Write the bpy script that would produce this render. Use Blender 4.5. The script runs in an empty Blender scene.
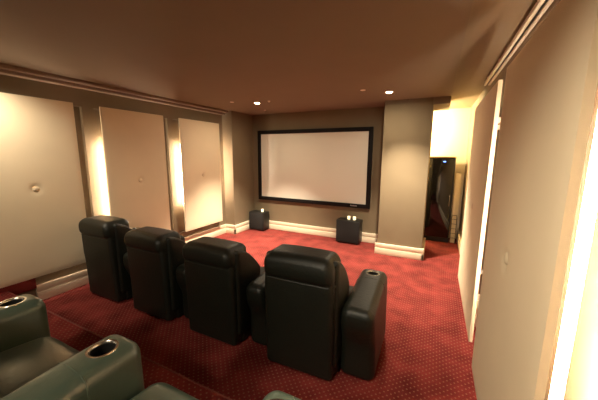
import bpy, bmesh, math, random
from mathutils import Vector, Matrix
random.seed(7)
S = 1.6                      # one layout unit (the camera's height over the front floor) in metres
scn = bpy.context.scene
C = scn.collection

# ------------------------------------------------------------------ helpers
def link(o, parent=None):
    C.objects.link(o)
    if parent: o.parent = parent
    return o

def obj(name, bm, mat, parent=None, smooth=True, angle=40):
    """bmesh (layout units) -> one mesh object in metres"""
    bmesh.ops.recalc_face_normals(bm, faces=bm.faces)
    me = bpy.data.meshes.new(name)
    for v in bm.verts: v.co *= S
    bm.to_mesh(me); bm.free()
    me.materials.append(mat)
    if smooth:
        me.polygons.foreach_set('use_smooth', [True]*len(me.polygons))
        me.set_sharp_from_angle(angle=math.radians(angle))
    return link(bpy.data.objects.new(name, me), parent)

def thing(name, label, cat, loc=(0, 0, 0), rz=0, group=None):
    o = bpy.data.objects.new(name, None); C.objects.link(o)
    o.empty_display_size = .1
    o.location = Vector(loc)*S; o.rotation_euler = (0, 0, rz)
    tag(o, label, cat, group)
    return o

def tag(o, label, cat, group=None):
    o['label'] = label; o['category'] = cat
    if group: o['group'] = group
    return o

def struct(name, bm, mat, smooth=False):
    o = obj(name, bm, mat, None, smooth); o['kind'] = 'structure'
    return o

def box(bm, x0, x1, y0, y1, z0, z1, bev=0, seg=2):
    r = bmesh.ops.create_cube(bm, size=1)
    for v in r['verts']:
        v.co = Vector((x0+(v.co.x+.5)*(x1-x0), y0+(v.co.y+.5)*(y1-y0), z0+(v.co.z+.5)*(z1-z0)))
    if bev:
        es = list({e for v in r['verts'] for e in v.link_edges})
        bmesh.ops.bevel(bm, geom=es, offset=bev, segments=seg, affect='EDGES', profile=.5)
    return bm

def B(*a, **k): return box(bmesh.new(), *a, **k)

def rbox(bm, x0, x1, y0, y1, z0, z1, r, inner=6, corner=4, fn=None):
    """rounded, finely divided box; fn(x,y,z,u,v,w) reshapes it (u,v,w in -1..1)"""
    c = Vector(((x0+x1)/2, (y0+y1)/2, (z0+z1)/2)); h = ((x1-x0)/2, (y1-y0)/2, (z1-z0)/2)
    r = min(r, min(h)*.98)
    ax = []
    for a in h:
        l = [-a+r*i/corner for i in range(corner)]
        l += [-(a-r)+2*(a-r)*i/inner for i in range(inner+1)]
        l += [a-r+r*(i+1)/corner for i in range(corner)]
        ax.append(l)
    n = len(ax[0])-1
    vs = {}
    def V(i, j, k):
        if (i, j, k) not in vs:
            p = Vector((ax[0][i], ax[1][j], ax[2][k]))
            q = Vector([max(-(h[d]-r), min(h[d]-r, p[d])) for d in range(3)])
            dd = p-q
            # even spacing of the rounded rim
            if dd.length > 1e-9:
                e = Vector([math.tan(max(-1, min(1, dd[d]/r))*math.pi/4) for d in range(3)])
                p = q+e.normalized()*r
            uvw = [p[d]/h[d] for d in range(3)]
            p = p+c
            if fn: p = Vector(fn(p.x, p.y, p.z, *uvw))
            vs[(i, j, k)] = bm.verts.new(p)
        return vs[(i, j, k)]
    for i in range(n):
        for j in range(n):
            for e in (0, n):
                for f in ([(i, j, e), (i+1, j, e), (i+1, j+1, e), (i, j+1, e)],
                          [(i, e, j), (i+1, e, j), (i+1, e, j+1), (i, e, j+1)],
                          [(e, i, j), (e, i+1, j), (e, i+1, j+1), (e, i, j+1)]):
                    bm.faces.new([V(*t) for t in f])
    return bm

def lathe(bm, prof, n=32, c=(0, 0, 0), cap=True):
    """prof = [(radius, z)...] turned about z"""
    rings = []
    for r, z in prof:
        rings.append([bm.verts.new((c[0]+r*math.cos(2*math.pi*i/n), c[1]+r*math.sin(2*math.pi*i/n), c[2]+z)) for i in range(n)])
    for a, b in zip(rings, rings[1:]):
        for i in range(n):
            bm.faces.new((a[i], a[(i+1) % n], b[(i+1) % n], b[i]))
    if cap:
        bm.faces.new(rings[0]); bm.faces.new(rings[-1])
    return bm

def tube(bm, pts, r, n=8):
    pts = [Vector(p) for p in pts]; rings = []
    for i, p in enumerate(pts):
        t = (pts[min(i+1, len(pts)-1)]-pts[max(i-1, 0)]).normalized()
        a = t.cross(Vector((0, 0, 1)))
        if a.length < 1e-4: a = t.cross(Vector((1, 0, 0)))
        a.normalize(); b = t.cross(a)
        rings.append([bm.verts.new(p+r*(a*math.cos(2*math.pi*k/n)+b*math.sin(2*math.pi*k/n))) for k in range(n)])
    for a, b in zip(rings, rings[1:]):
        for k in range(n): bm.faces.new((a[k], a[(k+1) % n], b[(k+1) % n], b[k]))
    bm.faces.new(rings[0]); bm.faces.new(rings[-1])
    return bm

def copy_tree(o, parent=None):
    c = o.copy(); C.objects.link(c)
    if parent: c.parent = parent
    for ch in list(o.children): copy_tree(ch, c)
    return c

# ------------------------------------------------------------------ materials
def mat(name, col, rough=.6, metal=0, spec=.5, bump=0, bscale=200, var=0, vscale=8, emit=None, estr=0, coat=0, detail=3):
    m = bpy.data.materials.new(name); m.use_nodes = True
    nt = m.node_tree; b = nt.nodes['Principled BSDF']
    b.inputs['Base Color'].default_value = (*col, 1)
    b.inputs['Roughness'].default_value = rough
    b.inputs['Metallic'].default_value = metal
    b.inputs['Specular IOR Level'].default_value = spec
    b.inputs['Coat Weight'].default_value = coat
    if emit:
        b.inputs['Emission Color'].default_value = (*emit, 1); b.inputs['Emission Strength'].default_value = estr
    tc = nt.nodes.new('ShaderNodeTexCoord')
    if var:
        n = nt.nodes.new('ShaderNodeTexNoise'); n.inputs['Scale'].default_value = vscale; n.inputs['Detail'].default_value = 4
        nt.links.new(tc.outputs['Object'], n.inputs['Vector'])
        r = nt.nodes.new('ShaderNodeMapRange'); r.inputs['To Min'].default_value = 1-var; r.inputs['To Max'].default_value = 1+var
        r.inputs['From Min'].default_value = .25; r.inputs['From Max'].default_value = .75
        nt.links.new(n.outputs['Fac'], r.inputs['Value'])
        mx = nt.nodes.new('ShaderNodeVectorMath'); mx.operation = 'SCALE'; mx.inputs[0].default_value = col
        nt.links.new(r.outputs['Result'], mx.inputs['Scale']); nt.links.new(mx.outputs['Vector'], b.inputs['Base Color'])
    if bump:
        n = nt.nodes.new('ShaderNodeTexNoise'); n.inputs['Scale'].default_value = bscale; n.inputs['Detail'].default_value = detail
        nt.links.new(tc.outputs['Object'], n.inputs['Vector'])
        bp = nt.nodes.new('ShaderNodeBump'); bp.inputs['Strength'].default_value = bump; bp.inputs['Distance'].default_value = .01
        nt.links.new(n.outputs['Fac'], bp.inputs['Height']); nt.links.new(bp.outputs['Normal'], b.inputs['Normal'])
    return m

def carpet_mat():
    m = bpy.data.materials.new('red_dotted_carpet'); m.use_nodes = True
    nt = m.node_tree; N = nt.nodes; L = nt.links; b = N['Principled BSDF']
    b.inputs['Roughness'].default_value = .95; b.inputs['Specular IOR Level'].default_value = .1
    tc = N.new('ShaderNodeTexCoord'); sep = N.new('ShaderNodeSeparateXYZ'); L.new(tc.outputs['Object'], sep.inputs[0])
    def M(op, a, c=None, d=None):
        n = N.new('ShaderNodeMath'); n.operation = op
        for i, v in enumerate((a, c, d)):
            if v is None: continue
            if isinstance(v, (int, float)): n.inputs[i].default_value = v
            else: L.new(v, n.inputs[i])
        return n.outputs[0]
    P = .046
    # a staggered lattice of small dots (two interleaved square grids); z joins y so that risers carry dots as well
    yz = M('SUBTRACT', sep.outputs['Y'], sep.outputs['Z'])
    def dots(ox, oy):
        fx = M('ABSOLUTE', M('SUBTRACT', M('FRACT', M('ADD', M('DIVIDE', sep.outputs['X'], P), ox)), .5))
        fy = M('ABSOLUTE', M('SUBTRACT', M('FRACT', M('ADD', M('DIVIDE', yz, P), oy)), .5))
        d = M('SQRT', M('ADD', M('MULTIPLY', fx, fx), M('MULTIPLY', fy, fy)))
        return M('LESS_THAN', d, .13)
    dot = M('MAXIMUM', dots(0, 0), dots(.5, .5))
    nz = N.new('ShaderNodeTexNoise'); nz.inputs['Scale'].default_value = 4.5; nz.inputs['Detail'].default_value = 6
    L.new(tc.outputs['Object'], nz.inputs['Vector'])
    nf = N.new('ShaderNodeTexNoise'); nf.inputs['Scale'].default_value = 160; nf.inputs['Detail'].default_value = 2
    L.new(tc.outputs['Object'], nf.inputs['Vector'])
    cr = N.new('ShaderNodeValToRGB')
    cr.color_ramp.elements[0].position = .30; cr.color_ramp.elements[0].color = (.10, .013, .012, 1)
    cr.color_ramp.elements[1].position = .72; cr.color_ramp.elements[1].color = (.225, .034, .029, 1)
    L.new(nz.outputs['Fac'], cr.inputs['Fac'])
    mp = N.new('ShaderNodeMapRange'); mp.inputs['To Min'].default_value = .6; mp.inputs['To Max'].default_value = 1.4
    L.new(nf.outputs['Fac'], mp.inputs['Value'])
    sc = N.new('ShaderNodeVectorMath'); sc.operation = 'SCALE'
    L.new(cr.outputs['Color'], sc.inputs[0]); L.new(mp.outputs['Result'], sc.inputs['Scale'])
    mx = N.new('ShaderNodeMix'); mx.data_type = 'RGBA'
    L.new(M('MULTIPLY', dot, .52), mx.inputs['Factor'])
    L.new(sc.outputs['Vector'], mx.inputs['A']); mx.inputs['B'].default_value = (.30, .15, .09, 1)
    L.new(mx.outputs['Result'], b.inputs['Base Color'])
    bp = N.new('ShaderNodeBump'); bp.inputs['Strength'].default_value = .5; bp.inputs['Distance'].default_value = .008
    L.new(nf.outputs['Fac'], bp.inputs['Height']); L.new(bp.outputs['Normal'], b.inputs['Normal'])
    return m

M_carpet = carpet_mat()
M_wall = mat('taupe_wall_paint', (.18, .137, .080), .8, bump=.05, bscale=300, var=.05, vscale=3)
M_ceil = mat('brown_ceiling_paint', (.235, .182, .122), .85, var=.04, vscale=2)
M_niche = mat('dark_brown_niche_paint', (.09, .06, .04), .8)
M_rwall = mat('tan_wall_paint', (.25, .19, .12), .8, var=.04, vscale=3)
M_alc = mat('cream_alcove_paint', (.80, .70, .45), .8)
M_trim = mat('cream_trim_paint', (.74, .64, .475), .5)
M_cornice = mat('brown_cornice_paint', (.20, .14, .092), .6)
M_fabric = mat('cream_panel_fabric', (.84, .73, .52), .9, spec=.2, bump=.12, bscale=420, var=.04, vscale=2)
M_fabricR = mat('sand_panel_fabric', (.88, .76, .54), .9, spec=.2, bump=.12, bscale=420, var=.04, vscale=2)
M_button = mat('panel_button_fabric', (.74, .63, .44), .8, bump=.1, bscale=400)
M_tube = mat('glowing_light_tube', (.9, .8, .7), .4, emit=(1, .78, .60), estr=58)
M_cap = mat('tube_end_cap', (.5, .42, .34), .4)
M_leather = mat('dark_green_leather', (.0075, .0098, .0062), .48, spec=.5, bump=.22, bscale=55, detail=6, var=.15, vscale=6)
M_leatherR = mat('dark_green_leather_lit', (.072, .106, .078), .28, spec=.8, bump=.08, bscale=70, detail=6, var=.12, vscale=6)  # same leather as the front row, with brighter light put into its colour
M_black = mat('black_plastic', (.008, .008, .007), .5)
M_chrome = mat('satin_chrome', (.62, .6, .55), .25, metal=1)
M_frame = mat('black_velvet_frame', (.006, .005, .005), .7, spec=.2)
M_screen = mat('grey_screen_cloth', (.72, .71, .62), .85, spec=.15)
M_box = mat('black_ash_veneer', (.010, .0095, .0085), .45, bump=.1, bscale=90, var=.2, vscale=20)
M_grille = mat('black_speaker_cloth', (.008, .0075, .007), .9, bump=.3, bscale=500)
M_glass = mat('dark_rack_glass', (.006, .006, .006), .06, spec=.6)
M_rack = mat('black_rack_steel', (.012, .011, .010), .4)
M_gold = mat('brass_trim', (.62, .45, .18), .3, metal=1)
M_white = mat('white_rail_paint', (.86, .78, .66), .45)
M_lamp = mat('downlight_lens', (1, .95, .85), .3, emit=(1, .83, .58), estr=600)
M_off = mat('frosted_spot_cover', (.85, .78, .66), .4)
M_candle = mat('frosted_candle_glass', (.9, .82, .6), .4, emit=(1, .8, .45), estr=.5)
M_led = mat('blue_led', (.1, .2, .9), .4, emit=(.15, .3, 1), estr=3)
M_badge = mat('silver_badge', (.55, .55, .55), .35, metal=.7)

# ------------------------------------------------------------------ the room
CE = 1.505            # theatre ceiling
XL, XR = -2.38, .30   # side walls
YF = 3.165            # screen wall
YK, KX0, KX1 = 2.843, -.487, -.07   # column
YA, CR = 3.82, 1.535  # alcove back wall, side ceiling
XP, YP = -2.235, 2.74 # pilaster by the screen

struct('floor', B(-2.6, .45, -1.25, 4.0, -.05, 0), M_carpet)
bm = B(-2.42, .45, -1.22, .672, 0, .14)
struct('platform', bm, M_carpet)
bm = bmesh.new(); tube(bm, [(-2.376, .674, .137), (.298, .674, .137)], .005)
M_nose = mat('worn_step_edge_carpet', (.18, .04, .03), .9)
struct('trim_1', bm, M_nose, True)

# left wall: slab, pillars between the niches, bands above and below
bm = bmesh.new()
box(bm, -2.5, XL-.03, -1.25, YF+.1, 0, CE)
nz0, nz1 = .17, 1.335
ny = [(-.14, .515), (.575, 1.222), (1.30, 1.955), (2.02, 2.665)]
box(bm, XL-.031, XL, -1.25, YF+.05, 0, nz0); box(bm, XL-.031, XL, -1.25, YF+.05, nz1, CE)
e = [-1.25]+[v for a in ny for v in a]+[YF+.05]
for a, b2 in zip(e[0::2], e[1::2]): box(bm, XL-.031, XL, a, b2, nz0-.001, nz1+.001)
struct('wall_left', bm, M_wall)
bm = bmesh.new(); box(bm, XL-.02, XP, YP, YF+.02, 0, CE)
struct('wall_left_pilaster', bm, M_wall)
# screen wall, column, alcove
struct('wall_front', B(XL-.05, KX0+.05, YF, YF+.08, 0, CE), M_wall)
struct('wall_column', B(KX0, KX1, YK, YF+.12, 0, CE), M_wall)
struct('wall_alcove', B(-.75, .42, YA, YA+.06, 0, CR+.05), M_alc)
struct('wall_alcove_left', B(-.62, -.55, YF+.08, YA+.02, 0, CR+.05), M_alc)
struct('wall_right', B(XR, XR+.08, -1.25, YA+.04, 0, CR+.05), M_rwall)
struct('wall_back', B(-2.5, .42, -1.27, -1.2, 0, CR+.05), M_wall)
# ceilings
struct('ceiling', B(-2.5, .066, -1.25, YF+.12, CE, CE+.12), M_ceil)
struct('ceiling_side', B(-.75, .42, -1.25, YA+.06, CR, CR+.06), M_rwall) if False else None
bm = bmesh.new(); box(bm, .066, .42, -1.25, YA+.06, CR, CR+.06); box(bm, -.75, .067, YF+.12, YA+.06, CR, CR+.06)
struct('ceiling_side', bm, M_rwall)
bm = B(KX1-.002, .066, YK, YF+.1, 1.445, CE+.01)
struct('ceiling_beam', bm, M_ceil)
# cornice along the left wall
bm = bmesh.new(); box(bm, XL-.005, XL+.10, -1.2, YP+.01, CE-.022, CE+.002, .006); box(bm, XL-.005, XL+.05, -1.2, YP+.01, CE-.045, CE-.015, .006)
struct('trim_2', bm, M_cornice, True)

def baseboard(name, segs, h=.112, z0=0):
    """two-tier skirting along axis-aligned runs; (x0,x1,y0,y1) is the footprint of the lower tier"""
    bm = bmesh.new()
    for x0, x1, y0, y1, nx, nyy in segs:
        t = .007
        box(bm, x0, x1, y0, y1, z0, z0+h*.56, .003)
        box(bm, x0-(t if nx < 0 else 0)*0+(t if nx < 0 else 0), x1-(t if nx > 0 else 0), y0+(t if nyy < 0 else 0), y1, z0+h*.55, z0+h*.68)
        box(bm, x0+(t*.3 if nx < 0 else 0), x1-(t*.3 if nx > 0 else 0), y0+(t*.3 if nyy < 0 else 0), y1, z0+h*.66, z0+h, .004)
    return struct(name, bm, M_trim, True)
d = .022
baseboard('baseboard_left', [(XL, XL+d, .815, YP, 1, 0), (XL, XP+d, YP-d, YP, 0, -1), (XP, XP+d, YP-d, YF, 1, 0)])
baseboard('baseboard_front', [(XP+d, KX0-d, YF-d, YF, 0, -1)])
baseboard('baseboard_column', [(KX0-d, KX1+d, YK-d, YK, 0, -1), (KX1, KX1+d, YK-d, YF+.1, 1, 0)])
baseboard('baseboard_right', [(XR-d, XR, .70, YA-.02, -1, 0)])
baseboard('baseboard_alcove', [(-.5, XR-d, YA-d, YA, 0, -1)])
struct('trim_3', B(XL-.01, XL+.028, -1.2, .815, .10, .185, bev=.006), M_carpet, True)

# ------------------------------------------------------------------ backlit wall panels
def panel(side, y0, y1, z0, z1, xf, label, m, tube_z=(.47, 1.09), far_tube=False, group='backlit fabric wall panels'):
    """side +1: face looks to +x (left wall)"""
    t = thing('wall_panel', label, 'panel', (xf, (y0+y1)/2, z0), 0, group)
    w = (y1-y0)/2; h = z1-z0; th = .014
    zc = h*.5; bm = bmesh.new()
    # padded board: shallow pull-in round the button
    ny_, nz_ = 36, 60
    def px(y, z):
        edge = min(w-abs(y), z, h-z)
        pad = .004*(1-math.exp(-max(edge, 0)/.012))
        rr = math.hypot(y, z-zc)
        return side*(pad-.012*math.exp(-(rr/.024)**2))
    g = [[bm.verts.new((px(-w+2*w*i/ny_, h*j/nz_), -w+2*w*i/ny_, h*j/nz_)) for j in range(nz_+1)] for i in range(ny_+1)]
    for i in range(ny_):
        for j in range(nz_): bm.faces.new((g[i][j], g[i+1][j], g[i+1][j+1], g[i][j+1]))
    rim = [g[i][0] for i in range(ny_+1)]+[g[ny_][j] for j in range(1, nz_+1)]+[g[i][nz_] for i in range(ny_-1, -1, -1)]+[g[0][j] for j in range(nz_-1, 0, -1)]
    back = [bm.verts.new((-side*th, v.co.y, v.co.z)) for v in rim]
    for i in range(len(rim)): bm.faces.new((rim[i], rim[(i+1) % len(rim)], back[(i+1) % len(rim)], back[i]))
    bm.faces.new(back)
    obj('padded_board', bm, m, t)
    bm = bmesh.new(); lathe(bm, [(.002, -.002), (.0165, -.002), (.0185, .002), (.0155, .006), (.008, .0085), (.001, .009)], 24)
    bmesh.ops.transform(bm, matrix=Matrix.Translation((side*-.004, 0, zc)) @ Matrix.Rotation(side*math.pi/2, 4, 'Y'), verts=bm.verts)
    obj('tufted_button', bm, M_button, t)
    # light tube standing behind the edge nearer to the seats' rear
    bx, by = -side*.042, -w+.035
    bm = bmesh.new(); tube(bm, [(bx, by, tube_z[0]-z0), (bx, by, tube_z[1]-z0)], .009, 12)
    tb = obj('light_tube', bm, M_tube, t)
    for a, b2 in ((tube_z[0]-z0-.02, tube_z[0]-z0), (tube_z[1]-z0, tube_z[1]-z0+.02)):
        bm = bmesh.new(); tube(bm, [(bx, by, a), (bx, by, b2)], .011, 12)
        obj('end_cap', bm, M_cap, tb)
    if far_tube:
        bm = bmesh.new(); tube(bm, [(bx, w-.045, tube_z[0]-z0), (bx, w-.045, tube_z[1]-z0)], .009, 12)
        obj('light_tube', bm, M_tube, t)
    D = abs((XL-.03 if side > 0 else XR)-xf)   # stand-offs that carry the board on the wall
    for yy in (-w*.5, w*.5):
        for zz in (h*.12, h*.88):
            bm = bmesh.new(); box(bm, min(-side*th*.9, -side*D), max(-side*th*.9, -side*D), yy-.012, yy+.012, zz-.012, zz+.012)
            obj('wall_bracket', bm, M_cap, t)
    return t
XPL, XPR = -2.305, .19
panel(1, .60, 1.132, .191, 1.344, XPL, 'tall cream backlit wall panel nearest the rear seats on the left wall, behind the leftmost chair', M_fabric)
panel(1, 1.309, 1.853, .191, 1.344, XPL, 'middle cream backlit panel on the left wall, above the second chair', M_fabric)
panel(1, 2.037, 2.598, .191, 1.344, XPL, 'cream backlit wall panel beside the pilaster next to the screen', M_fabric, far_tube=True)
panel(-1, .585, 1.226, .15, 1.296, XPR, 'large sand coloured wall panel close up on the right wall', M_fabricR, far_tube=True)
panel(-1, 1.37, 2.12, .17, 1.29, XPR, 'pale wall panel on the right wall between the large panel and the alcove', M_fabricR)

# slotted curtain rail along the right side ceiling
t = thing('ceiling_rail', 'long white slotted rail along the ceiling above the right wall panels', 'rail', (.276, 0, 1.488))
bm = bmesh.new()
box(bm, -.019, -.006, -1.1, 2.46, 0, .014, .002); box(bm, .006, .019, -1.1, 2.46, 0, .014, .002); box(bm, -.019, .019, -1.1, 2.46, .013, .018)
obj('rail_profile', bm, M_white, t)
obj('dark_slot', B(-.0058, .0058, -1.1, 2.458, .008, .0125), M_black, t)
for y in (-.8, -.1, .6, 1.3, 2.0, 2.4): obj('hanger', B(-.010, .010, y-.01, y+.01, .016, CR-1.488), M_white, t)

# ------------------------------------------------------------------ projection screen
x0, x1, z0, z1, fw = -2.14, -.645, .395, 1.30, .046
t = thing('projection_screen', 'large grey projection screen in a black frame on the front wall', 'screen', ((x0+x1)/2, YF, z0))
w = (x1-x0)/2; h = z1-z0
obj('screen_cloth', B(-w+fw*.5, w-fw*.5, -.016, -.004, fw*.5, h-fw*.5), M_screen, t)
for nm, a in (('frame_side', (-w, -w+fw, -.032, 0, 0, h)), ('frame_side', (w-fw, w, -.032, 0, 0, h)),
              ('frame_rail', (-w+fw-.001, w-fw+.001, -.0315, 0, 0, fw)), ('frame_rail', (-w+fw-.001, w-fw+.001, -.0315, 0, h-fw, h))):
    obj(nm, B(*a, bev=.004), M_frame, t)
bm = bmesh.new()
xx = w-.22
for k, ww in enumerate((.010, .008, .011, .007, .010, .009)):
    box(bm, xx, xx+ww, -.0335, -.031, fw*.38, fw*.38+(.012 if k % 2 else .015)); xx += ww+.004
o = obj('maker_badge', bm, M_badge, t, False); o['label'] = 'tiny silver badge letters on the lower frame'

# ------------------------------------------------------------------ subwoofers and candles
def subwoofer(x0, x1, y0, y1, h, label):
    t = thing('subwoofer', label, 'speaker', ((x0+x1)/2, (y0+y1)/2, 0), 0, 'black cube subwoofers under the screen')
    w, dd = (x1-x0)/2, (y1-y0)/2
    obj('cabinet', B(-w, w, -dd+.008, dd, .012, h, bev=.006), M_box, t)
    obj('front_grille', B(-w+.008, w-.008, -dd, -dd+.0085, .022, h-.010, bev=.003), M_grille, t)
    for sx in (-1, 1):
        for sy in (-1, 1):
            bm = bmesh.new(); lathe(bm, [(.010, 0), (.012, .004), (.012, .0125)], 12, (sx*(w-.03), sy*(dd-.035), 0))
            obj('foot', bm, M_black, t)
    return t
subwoofer(-2.20, -1.972, 2.985, 3.135, .245, 'black cube subwoofer on the carpet under the left end of the screen')
subwoofer(-.985, -.715, 2.985, 3.135, .268, 'black cube subwoofer on the carpet under the right end of the screen')
def candle(x, y, z, label):
    t = thing('candle', label, 'candle', (x, y, z), 0, 'small candles standing on the subwoofers')
    bm = bmesh.new(); lathe(bm, [(.013, 0), (.0165, .003), (.0175, .034), (.0165, .036), (.0145, .033), (.0145, .024), (.002, .024)], 20)
    obj('holder', bm, M_candle, t)
    bm = bmesh.new(); tube(bm, [(0, 0, .024), (.0008, 0, .031)], .0015, 6)
    obj('wick', bm, M_black, t)
    return t
candle(-2.03, 3.06, .245, 'single small cream candle on top of the left subwoofer')
candle(-.86, 3.07, .268, 'left of the two small cream candles on the right subwoofer')
candle(-.795, 3.07, .268, 'right of the two small cream candles on the right subwoofer')

# ------------------------------------------------------------------ equipment rack in the alcove
rx0, rx1, ry0, ry1, rh = -.20, .186, 3.56, 3.78, .985
t = thing('equipment_cabinet', 'tall black glass door equipment cabinet in the bright alcove behind the column', 'cabinet', ((rx0+rx1)/2, (ry0+ry1)/2, 0))
w, dd = (rx1-rx0)/2, (ry1-ry0)/2
bm = bmesh.new(); box(bm, -w, w, -dd+.016, dd, .0, rh-.012, .004)
obj('body', bm, M_rack, t)
dr = obj('door', B(-w+.01, w-.012, -dd, -dd+.015, .055, rh-.022, bev=.003), M_glass, t)
dr['label'] = 'glossy dark glass door'
obj('handle', B(w-.034, w-.026, -dd-.014, -dd+.001, .43, .56, bev=.003), M_chrome, dr)
o = obj('status_light', B(.07, .095, -dd-.003, -dd+.001, .925, .934), M_led, dr); o['label'] = 'small blue light'
obj('plinth', B(-w+.006, w-.006, -dd+.006, -dd+.017, .002, .052), M_black, t)
o = obj('top_trim', B(-w-.004, w+.004, -dd-.004, dd, rh-.0125, rh, bev=.003), M_gold, t); o['label'] = 'thin brass coloured top edge'
# folded wire stand leaning between cabinet and alcove wall
t = thing('wire_stand', 'added pale strip for a lit surface, with a thin wire stand leaning between cabinet and alcove wall', 'stand', (.225, 3.56, 0))
bm = B(-.028, .030, .03, .045, .0, .80, bev=.003)
obj('board', bm, M_alc, t)  # added strip, stands in for the lit surface beside the cabinet
bm = bmesh.new()
for x in (-.026, .026): tube(bm, [(x, .015, 0), (x, .02, .30)], .003, 6)
for k in range(5): tube(bm, [(-.026, .0155, .06+.055*k), (.026, .0155, .06+.055*k)], .0022, 6)
tube(bm, [(-.026, .02, .30), (-.02, .02, .325), (.02, .02, .325), (.026, .02, .30)], .003, 6)
tube(bm, [(0, .015, .06), (0, .028, .06)], .003, 6)
obj('wire_rack', bm, M_black, t)

# ------------------------------------------------------------------ ceiling fittings
def downlight(x, y, z, label, lit=True, r=.032, name='downlight', cat='light', group='recessed ceiling lights'):
    t = thing(name, label, cat, (x, y, z), 0, group)
    bm = bmesh.new(); lathe(bm, [(r*.72, .001), (r*.74, -.004), (r, -.0035), (r*1.02, .001)], 32, cap=False)
    obj('trim_ring', bm, M_white, t)
    bm = bmesh.new(); lathe(bm, [(r*.73, .0), (r*.6, -.0022), (.001, -.003)], 32)
    obj('lens', bm, M_lamp if lit else M_off, t)
    return t
lights = [(-1.667, 2.445, 'lit recessed ceiling light left, over the subwoofer end of the screen'),
          (-.395, 2.468, 'lit recessed ceiling light right, in front of the column')]
for x, y, l in lights: downlight(x, y, CE, l)
downlight(-1.863, 2.298, CE, 'small unlit ceiling spot left of the left lit ceiling light', False, .020)
downlight(-.57, 2.31, CE, 'small unlit ceiling spot left of the right lit ceiling light', False, .020)
def sprinkler(x, y, label):
    t = thing('ceiling_sprinkler', label, 'sprinkler', (x, y, CE), 0, 'small ceiling sprinklers')
    bm = bmesh.new(); lathe(bm, [(.013, .001), (.013, -.003), (.006, -.005), (.0035, -.016), (.001, -.017)], 16)
    obj('escutcheon', bm, M_white, t)
    bm = bmesh.new(); lathe(bm, [(.001, -.019), (.010, -.019), (.010, -.0165), (.001, -.0165)], 16)
    obj('deflector', bm, M_chrome, t)
sprinkler(-1.50, 2.402, 'small ceiling sprinkler just right of the left lit ceiling light')
sprinkler(-1.841, 2.859, 'small ceiling sprinkler nearest the screen wall, below the left lit ceiling light')

# ------------------------------------------------------------------ recliners
def sm(a, b2, x):
    q = max(0, min(1, (x-a)/(b2-a))); return q*q*(3-2*q)
def armrest(hw):
    bm = bmesh.new()
    def fn(x, y, z, u, v, w_):
        k = sm(.12, .36, z)
        top = 1-.06*(1-sm(.0, .40, y))
        zz = z*(1-k)+z*top*k
        yy = y-.04*sm(.16, .30, z)*(1-sm(.06, .25, y))                 # padded rear end overhangs
        xx = x*(1-.05*sm(.25, .37, z))*(1+.05*(1-sm(.0, .3, z)))
        if w_ > .9: zz += .004*(1-u*u)
        return (xx, yy, zz)
    rbox(bm, -hw, hw, .07, .478, .0, .372, .034, 10, 5, fn)
    return bm
CUPY, CUPR, CUPZ = .408, .031, .371
def cut_cup(o):
    """sink a real cup well into the arm's top"""
    bm = bmesh.new(); lathe(bm, [(CUPR, -.07), (CUPR, .05)], 40, (0, CUPY, CUPZ))
    bmesh.ops.recalc_face_normals(bm, faces=bm.faces)
    for v in bm.verts: v.co *= S
    me = bpy.data.meshes.new('cup_cutter'); bm.to_mesh(me); bm.free()
    k = bpy.data.objects.new('cup_cutter', me); C.objects.link(k)
    md = o.modifiers.new('well', 'BOOLEAN'); md.object = k; md.operation = 'DIFFERENCE'; md.solver = 'EXACT'
    dg = bpy.context.evaluated_depsgraph_get(); dg.update()
    nm = bpy.data.meshes.new_from_object(o.evaluated_get(dg))
    o.modifiers.clear(); old = o.data; o.data = nm; nm.name = 'armrest'
    bpy.data.meshes.remove(old); bpy.data.objects.remove(k); bpy.data.meshes.remove(me)
    nm.polygons.foreach_set('use_smooth', [True]*len(nm.polygons)); nm.set_sharp_from_angle(angle=math.radians(45))
arm_cache = {}
def add_arm(t, x, hw, m):
    key = (round(hw, 3), m.name)
    if key not in arm_cache:
        o = obj('armrest', armrest(hw), m); cut_cup(o); o.parent = t
        bm = bmesh.new(); lathe(bm, [(CUPR-.004, -.064), (CUPR-.0035, .0015), (CUPR-.001, .0045), (CUPR+.004, .0045), (CUPR+.006, .001), (CUPR-.0005, -.002), (CUPR-.001, -.066)], 40, (0, CUPY, CUPZ+.0005), cap=False)
        c = obj('cup_holder', bm, M_chrome, o); c['label'] = 'round cup holder with a chrome rim'
        bm = bmesh.new(); lathe(bm, [(CUPR-.0042, -.0005), (CUPR-.0042, -.060), (.002, -.061)], 40, (0, CUPY, CUPZ), cap=False)
        obj('cup_well', bm, M_black, o)
        bm = bmesh.new(); tube(bm, [(sx*fx*hw, .338, zz) for sx, fx, zz in ((-1, .955, .30), (-1, .953, .34), (-1, .90, .3555), (-1, .72, .3675), (-1, .35, .3738), (1, 0, .3748), (1, .35, .3738), (1, .72, .3675), (1, .90, .3555), (1, .953, .34), (1, .955, .30))], .0022, 6)
        obj('seam', bm, m, o)
        arm_cache[key] = o
    else:
        o = copy_tree(arm_cache[key], t)
    o.location = (x*S, 0, 0)
    return o

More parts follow.
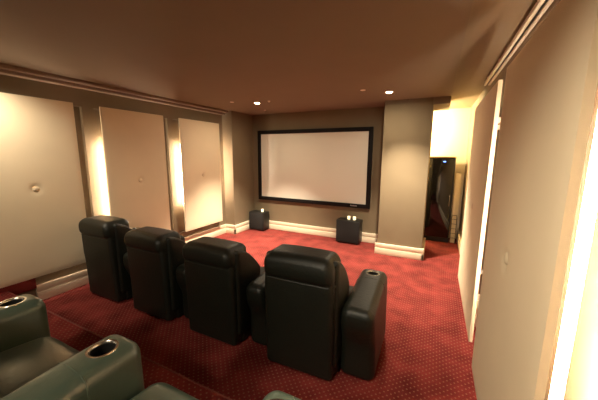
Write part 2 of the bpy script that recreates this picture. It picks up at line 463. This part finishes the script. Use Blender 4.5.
def chair(label, x, y, z, rz, m, arms, top=.59, group='front row of dark leather cinema recliners', wd=.235):
    t = thing('cinema_recliner', label, 'recliner', (x, y, z), rz, group)
    kz = (top-.30)/(.59-.30)
    def zf(zz): return zz if zz < .30 else .30+(zz-.30)*kz
    # base skirt
    obj('base', rbox(bmesh.new(), -.172, .172, .055, .44, .0, .17, .015, 4, 3), m, t)
    # rear panel: flat, upholstered, hanging to just above the floor
    def fb(px, py, pz, u, v, w_):
        bul = .006*(1-u*u)*(1-w_*w_) if v < 0 else 0
        return (px*(1-.02*sm(.35, .5, pz)), py-bul-.012*sm(.1, .5, pz), zf(pz))
    obj('back_panel', rbox(bmesh.new(), -.166, .166, -.006, .10, .008, .50, .022, 8, 4, fb), m, t)
    # padded head roll with a seam under it
    def fh(px, py, pz, u, v, w_):
        bul = .014*(1-w_*w_) if v < 0 else 0
        crown = .006*(1-u*u)*sm(.0, 1, w_)
        side = 1-.06*sm(.2, 1, w_)
        wr = .0018*math.sin(px*150+pz*40)*(1-u*u)*(.4+.6*sm(.0, 1, -w_))
        return (px*side, py-bul-.012+wr, zf(pz+crown))
    hr = obj('headrest', rbox(bmesh.new(), -.164, .164, -.008, .150, .455, .585, .036, 12, 6, fh), m, t)
    bm = bmesh.new(); tube(bm, [(-.168, .06, zf(.462)), (-.166, .012, zf(.462)), (-.15, -.016, zf(.462)), (0, -.020, zf(.462)), (.15, -.016, zf(.462)), (.166, .012, zf(.462)), (.168, .06, zf(.462))], .0028, 6)
    obj('seam', bm, m, hr)
    # front cushion of the back
    def fc(px, py, pz, u, v, w_): return (px, py+.012*(1-u*u)*(1 if v > 0 else 0)-.05*sm(.3, .5, pz), zf(pz))
    obj('back_cushion', rbox(bmesh.new(), -.135, .135, .095, .20, .22, .50, .035, 8, 4, fc), m, t)
    for s in (-1, 1):
        def fw_(px, py, pz, u, v, w_):
            cut = .19*max(0, (py-.03)/(wd-.03))**1.8*sm(.22, .56, pz)
            return (px+s*.006*(1-v*v)*(1-w_*w_), py, zf(pz-cut))
        a, b2 = sorted((s*.136, s*.177))
        obj('side_wing', rbox(bmesh.new(), a, b2, .02, wd, .06, .570, .022, 10, 5, fw_), m, t)
    def fs(px, py, pz, u, v, w_):
        return (px, py+.010*(1-w_*w_)*(1 if v > 0 else 0), pz+(.014*(1-u*u)*(1-v*v) if w_ > 0 else 0)-.012*sm(.3, .48, py))
    obj('seat', rbox(bmesh.new(), -.174, .174, .16, .462, .165, .275, .038, 8, 5, fs), m, t)
    obj('footrest', rbox(bmesh.new(), -.166, .166, .435, .472, .03, .18, .016, 5, 3), m, t)
    # small recline lever knob at the rear
    bm = bmesh.new(); rbox(bm, -.006, .006, -.012, .012, -.012, .012, .004, 2, 2)
    for v in bm.verts: v.co += Vector((.171, .04, .13))
    for ax, hw in arms: add_arm(t, ax, hw, m)
    bm.free()
    return t

FY = 1.035
xs = [-2.01, -1.52, -1.03, -.51]
tops = [.565, .54, .54, .575]
lab = ['leftmost dark leather recliner of the front row, beside the left wall',
       'dark leather recliner second from the left wall in the front row',
       'dark leather recliner third from the left wall in the front row',
       'rightmost dark leather recliner of the front row, with a free armrest beside the aisle']
for i in range(4):
    arms = []
    if i == 0: arms.append((-.228, .046))
    arms.append(((xs[i+1]-xs[i])/2-.001, .058) if i < 3 else (.257, .074))
    chair(lab[i], xs[i], FY, 0, math.radians((0, 0, 0, 1.5)[i]), M_leather, arms, tops[i])
G2 = 'rear row of grey green leather recliners'  # the grey is a lit tone put into the leather colour
chair('lit-toned dark green leather recliner in the foreground, on the carpeted platform by the left edge', -.97, -.053, .14, 0, M_leatherR, [(-.25, .066), (.25, .066)], .56, G2, .17)
chair('lit-toned dark green recliner right of the big foreground armrest, only its seat edge showing', -.47, -.018, .142, 0, M_leatherR, [(.234, .058)], .53, G2, .13)

# ------------------------------------------------------------------ light
def spot(x, y, z, power, size=110, blend=.6, col=(1, .84, .63), rad=.03, tilt=(0, 0, 0)):
    l = bpy.data.lights.new('downlight_beam', 'SPOT'); l.energy = power; l.spot_size = math.radians(size); l.spot_blend = blend
    l.color = col; l.shadow_soft_size = rad
    o = bpy.data.objects.new('downlight_beam', l); C.objects.link(o); o.location = Vector((x, y, z))*S; o.rotation_euler = tilt
    return o
for x, y, l in lights: spot(x, y, CE-.012, 530 if x < -1 else 345, 82 if x < -1 else 92, 1, tilt=(0, 0, 0) if x < -1 else (0, math.radians(-10), 0))
# further ceiling light of the same room, behind the camera
for x, y, p in ((-.70, -.85, 125),):
    d_ = Vector((-.85, .25, .5))-Vector((x, y, CE))
    spot(x, y, CE-.012, p, 90, 1, rad=.16, tilt=d_.to_track_quat('-Z', 'Y').to_euler())
d_ = Vector((.19, .70, .25))-Vector((-.35, .1, CE))
spot(-.35, .1, CE-.012, 52, 84, 1, tilt=d_.to_track_quat('-Z', 'Y').to_euler())  # added spot, aimed to brighten the large right wall panel
d_ = Vector((-2.3, .86, .80))-Vector((-2.08, .48, CE))     # wall washer over the panel nearest the rear seats
spot(-2.08, .48, CE-.012, 44, 95, 1, tilt=d_.to_track_quat('-Z', 'Y').to_euler())
# lamp that floods the alcove
l = bpy.data.lights.new('alcove_lamp', 'POINT'); l.energy = 85; l.color = (1, .80, .46); l.shadow_soft_size = .08
o = bpy.data.objects.new('alcove_lamp', l); C.objects.link(o); o.location = Vector((-.3, 3.6, 1.33))*S

w = bpy.data.worlds.new('World'); scn.world = w; w.use_nodes = True
w.node_tree.nodes['Background'].inputs[0].default_value = (1, .8, .6, 1); w.node_tree.nodes['Background'].inputs[1].default_value = .0

# ------------------------------------------------------------------ camera
yaw, pitch, roll = (math.radians(v) for v in (25.9945, 9.2619, .3723))
fwd = Vector((-math.sin(yaw)*math.cos(pitch), math.cos(yaw)*math.cos(pitch), -math.sin(pitch)))
rt = Vector((math.cos(yaw), math.sin(yaw), 0)); up = rt.cross(fwd)
r2 = math.cos(roll)*rt+math.sin(roll)*up; u2 = -math.sin(roll)*rt+math.cos(roll)*up
cam = bpy.data.cameras.new('camera'); cam.sensor_width = 36; cam.lens = 280.16/598*36; cam.clip_start = .02
co = bpy.data.objects.new('camera', cam); C.objects.link(co)
mm = Matrix((r2, u2, -fwd)).transposed().to_4x4(); mm.translation = Vector((0, 0, 1))*S
co.matrix_world = mm
scn.camera = co
vs = scn.view_settings
vs.view_transform = 'Standard'; vs.look = 'None'; vs.gamma = 1; vs.exposure = 1.17; vs.use_curve_mapping = False
scn.cycles.max_bounces = 10; scn.cycles.diffuse_bounces = 6; scn.cycles.sample_clamp_indirect = 6
